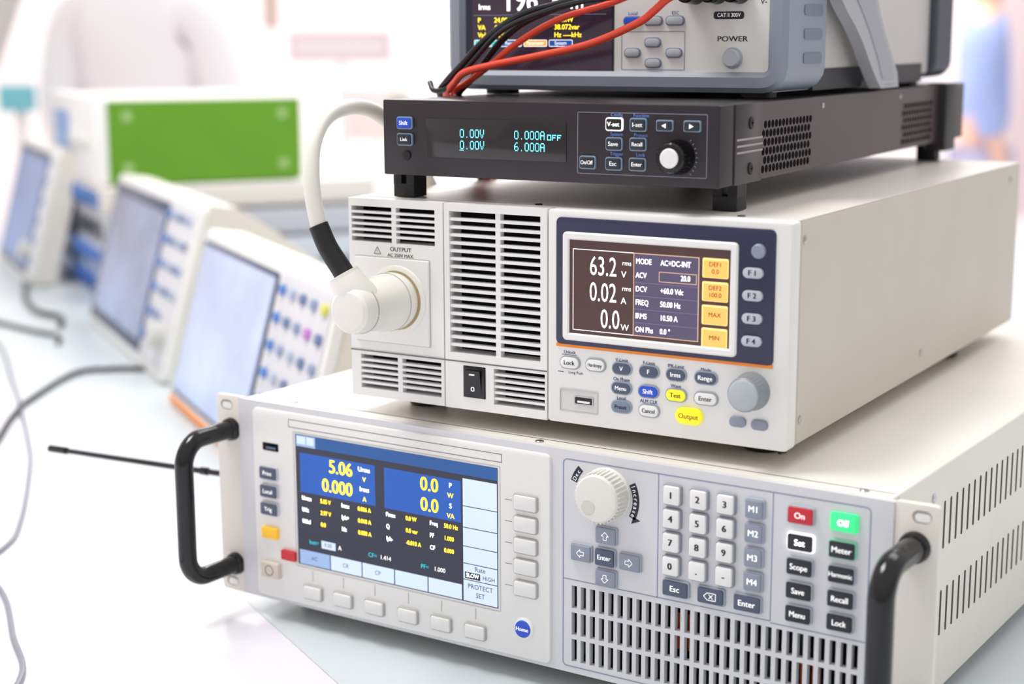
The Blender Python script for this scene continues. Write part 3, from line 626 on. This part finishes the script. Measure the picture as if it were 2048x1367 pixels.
def cable(pts,r,m,label):
    g=G(); g.tube([ai(u,v,z) for u,v,z in pts],r,m,seg=10); return top(g.obj('cable'),label,'cable')
cable([(-470,1390,-9),(-484,1483,-9),(-497,1565,-9),(-502,1644,-9),(-491,1777,-9),(-455,1800,-9),(-417,1800,-9),(-385,1790,-9)],3,BLKC,'black cable curving across the table to the oscilloscope')
cable([(-700,2060,-10),(-630,1952,-10),(-550,1740,-10),(-490,1576,-10),(-450,1460,-10),(-426,1383,-10),(-385,1218,-10),(-377,1142,-10),(-400,1040,-10)],1.9,GRYC,'thin grey cable looping over the tables')
cable([(-400,1120,-10),(-350,1054,-10),(-316,969,-10),(-289,891,-10),(-300,780,-10)],1.9,GRYC,'thin grey cable lying on the white table')
cable([(-760,2500,-8),(-700,2300,-8),(-650,2190,-8),(-610,2150,-8),(-590,2080,-8)],4,BLKC,'black cable lying between the oscilloscopes')
cable([(-790,2200,-9),(-700,2130,-9),(-620,2050,-9),(-575,2010,-9),(-560,1960,-9)],3,BLKC,'black cable trailing in front of the oscilloscopes')
g=G(); g.tube([ai(-1113,3060,-12),ai(-1010,3060,240),ai(-890,3060,540)],24,mat('stand_grey',(196,190,186),.5),seg=16,sub=2); top(g.obj('display_stand'),'slanted grey display stand rising from the table','display stand')

def slab(name,c,sx,sy,z0,z1,m,rot=AY):
    g=G(); g.rbox(-sx/2,sx/2,-sy/2,sy/2,z1,z0,m,axis='t'); o=g.obj(name); o.location=(c[0]/1000,c[1]/1000,(z0+z1)/2000); o.rotation_euler=(0,0,rot); o['kind']='structure'; return o
WALL=mat('wall_white',(253,247,246),.8,noise=.01)
slab('floor',ai(0,3000),16000,14000,-1000,-900,mat('floor_grey',(220,214,216),.4))
slab('wall_back',ai(0,8200),16000,100,-900,3000,WALL)
slab('wall_left',ai(-5200,3000),100,12000,-900,3000,WALL)
def board(u,v,z0,z1,w,m,label,frame=None):
    e=thing('exhibition_board',label,'exhibition board',ai(u,v,-900),(0,0,AY))
    g=G(); g.rbox(-w/2,w/2,z0+900,z1+900,-15,15,m,r=6,bev=3)
    if frame: g.frame(-w/2,w/2,z0+900,z1+900,w*.07,-16,frame,r=6)
    g.obj('panel',e)
    g=G(); g.rbox(-12,12,16,36,0,z0+905,WALL,axis='t'); g.obj('post',e)
pk=lambda n,c:mat(n,c,.7)
board(-540,5200,285,385,330,pk('pale_pink',(250,240,242)),'pale pink framed sign on a post',pk('pink_frame',(240,222,228)))
board(-930,6400,400,1200,70,pk('tan_board',(220,198,188)),'narrow tan exhibition board on post')
board(-1420,4200,-100,900,120,pk('taupe_board',(180,170,164)),'tall taupe exhibition board')
board(-1270,4200,178,246,90,pk('cyan_board',(130,204,214)),'small cyan display board on post')
board(-560,6800,-60,160,260,pk('rose_board',(244,222,218)),'rose display board on post')
board(-440,6500,60,140,90,pk('dark_green_board',(160,176,162)),'small dark green board on post')
board(2080,6900,-400,900,260,pk('rose2',(244,226,228)),'tall pale rose exhibition board')
board(1700,7600,100,700,500,pk('lilac',(240,235,244)),'wide lilac exhibition board')

# people -------------------------------------------------------------
def skinmesh(name,pts,edges,root,m,par,sub=2,label=None):
    me=bpy.data.meshes.new(name); me.from_pydata([tuple(c/1000 for c in p[:3]) for p in pts],edges,[])
    ob=bpy.data.objects.new(name,me); COL.objects.link(ob)
    sk=ob.modifiers.new('s','SKIN'); sv=me.skin_vertices[0].data if me.skin_vertices else None
    if sv is None:
        bm=bmesh.new(); bm.from_mesh(me); bm.verts.layers.skin.verify(); bm.to_mesh(me); bm.free(); sv=me.skin_vertices[0].data
    for i,p in enumerate(pts): sv[i].radius=(p[3]/1000,(p[4] if len(p)>4 else p[3])/1000); sv[i].use_root=(i==root)
    sb=ob.modifiers.new('b','SUBSURF'); sb.levels=sub; sb.render_levels=sub
    bpy.context.view_layer.update()
    ev=ob.evaluated_get(bpy.context.evaluated_depsgraph_get()); nm=bpy.data.meshes.new_from_object(ev)
    ob.modifiers.clear(); ob.data=nm; nm.materials.clear(); nm.materials.append(m)
    nm.polygons.foreach_set('use_smooth',[True]*len(nm.polygons))
    ob.parent=par
    if label: ob['label']=label
    return ob
SKIN=mat('skin',(232,190,168),.5); HAIR=mat('hair_brown',(130,98,76),.7)
def person(u,v,H,face,shirt,trous,label,w=1,sleeve=1.0):
    e=thing('person',label,'person',ai(u,v,-900),(0,0,face)); k=H/1700
    z=lambda q:q*k
    pts=[(0,0,z(920),125*w,95),(0,0,z(1080),120*w,90),(0,5,z(1280),145*w,100),(0,10,z(1420),90,70),(0,5,z(1490),50,50),(0,-8,z(1570),68,80),(0,-8,z(1650),66,80),
     (-190*w,8,z(1395),55),(-235*w,15,z(1120),42),(-225*w,-60,z(900),30),(-222*w,-80,z(820),34,18),
     (190*w,8,z(1395),55),(235*w,15,z(1120),42),(225*w,-60,z(900),30),(222*w,-80,z(820),34,18),
     (-95,0,z(820),90),(-105,-5,z(480),60),(-110,10,z(80),40),(-115,-90,z(40),38,30),
     (95,0,z(820),90),(105,-5,z(480),60),(110,10,z(80),40),(115,-90,z(40),38,30)]
    ed=[(0,1),(1,2),(2,3),(3,4),(4,5),(5,6),(3,7),(7,8),(8,9),(9,10),(3,11),(11,12),(12,13),(13,14),(0,15),(15,16),(16,17),(17,18),(0,19),(19,20),(20,21),(21,22)]
    skinmesh('body',pts,ed,0,SKIN,e)
    sp=[(0,0,z(900),150*w,118),(0,0,z(1080),150*w,116),(0,5,z(1280),185*w,130),(0,10,z(1415),125,96),(0,8,z(1455),66,62),
        (-185*w,8,z(1380),84),(-228*w,15,z(1120),68),(-222*w,-50,z(930),50),(185*w,8,z(1380),84),(228*w,15,z(1120),68),(222*w,-50,z(930),50)]
    skinmesh('shirt',sp,[(0,1),(1,2),(2,3),(3,4),(3,5),(5,6),(6,7),(3,8),(8,9),(9,10)],0,shirt,e)
    tp=[(0,0,z(930),140*w,105),(-95,0,z(800),108),(-105,-5,z(480),78),(-110,8,z(110),62),(95,0,z(800),108),(105,-5,z(480),78),(110,8,z(110),62)]
    skinmesh('trousers',tp,[(0,1),(1,2),(2,3),(0,4),(4,5),(5,6)],0,trous,e)
    g=G(); rs=[]
    for i in range(1,9):
        th=i/9*pi*.62; rs.append([(78*math.sin(th)*math.cos(a),12+96*math.sin(th)*math.sin(a)*(1 if math.sin(a)>0 else .8),z(1625)+100*math.cos(th)*(1 if math.sin(a)<0 or th<1.3 else 1.6)) for a in [2*pi*j/20 for j in range(20)]])
    g.rings(rs,HAIR); g.obj('hair',e)
    g=G(); g.tube([(0,-82,z(1600)),(0,-98,z(1580)),(0,-84,z(1570))],9,SKIN,sub=3)
    for s_ in (-1,1): g.lathe((s_*26,z(1598)),[(5,-86),(8,-80)],BLACKM,seg=10)
    g.rbox(-20,20,z(1540)-3,z(1540)+3,-84,-76,mat('lip',(180,100,96),.5),r=2); g.obj('face',e)
    for s_ in (-1,1):
        g=G(); g.lathe((s_*72,z(1590)),[(10,-6),(18,0),(10,8)],SKIN,seg=12,sx=.5,sz=1.4); g.obj('ear',e)
person(-960,4300,1620,AY+2.9,mat('shirt_white',(252,248,250),.8,emit=0),mat('trousers_navy',(60,66,90),.8),'person in a loose white shirt standing with back turned',1.05)
person(1850,6400,1590,AY+1.3,mat('shirt_blue',(168,186,236),.8),mat('trousers_pale',(190,188,216),.8),'person in a blue shirt standing near the exhibition boards',.9)

# ------------------------------------------------------------------ light
w=bpy.data.worlds.new('world'); sc.world=w; w.use_nodes=True; nt=w.node_tree; bg=nt.nodes['Background']
tc=nt.nodes.new('ShaderNodeTexCoord'); sp=nt.nodes.new('ShaderNodeSeparateXYZ'); rp=nt.nodes.new('ShaderNodeValToRGB')
nt.links.new(tc.outputs['Generated'],sp.inputs[0]); nt.links.new(sp.outputs['Z'],rp.inputs['Fac']); nt.links.new(rp.outputs['Color'],bg.inputs['Color'])
rp.color_ramp.elements[0].color=(.66,.62,.62,1); rp.color_ramp.elements[0].position=0; rp.color_ramp.elements[1].color=(1,.985,.98,1); rp.color_ramp.elements[1].position=.5
bg.inputs['Strength'].default_value=.85
def area(name,loc,target,size,energy,col=(1,1,1)):
    l=bpy.data.lights.new(name,'AREA'); l.shape='RECTANGLE'; l.size=size[0]; l.size_y=size[1]; l.energy=energy; l.color=col
    o=bpy.data.objects.new(name,l); COL.objects.link(o); o.location=loc; o.rotation_euler=(Vector(target)-Vector(loc)).to_track_quat('-Z','Y').to_euler()
area('ceiling_light',(-.5,-.3,2.2),(.2,.1,.1),(.9,.7),38,(1,.99,.97))
area('ceiling_light',(.3,1.6,2.4),(.2,.5,.2),(2.5,1.0),28)
area('ceiling_light',(-3.0,5.0,2.7),(-3.0,5.2,-.9),(5,3),240,(1,.97,.96))

# ------------------------------------------------------------------ camera
yaw,pitch,roll=.58498,.18564,.0035518
cy,sy,cp,sp_=math.cos(yaw),math.sin(yaw),math.cos(pitch),math.sin(pitch)
fwd=Vector((-sy*cp,cy*cp,-sp_)); right=Vector((cy,sy,0)); down=fwd.cross(right)
c,s=math.cos(roll),math.sin(roll); r2=c*right+s*down; d2v=-s*right+c*down
M=Matrix(((r2.x,-d2v.x,-fwd.x),(r2.y,-d2v.y,-fwd.y),(r2.z,-d2v.z,-fwd.z))).to_4x4(); M.translation=Vector((.72874,-.751,.35864))
cam=bpy.data.cameras.new('camera'); co=bpy.data.objects.new('camera',cam); COL.objects.link(co); co.matrix_world=M
cam.sensor_width=36; cam.lens=3231.1/2048*36; cam.clip_start=.05; cam.clip_end=60
cam.dof.use_dof=True; cam.dof.focus_distance=.92; cam.dof.aperture_fstop=5.0
sc.camera=co
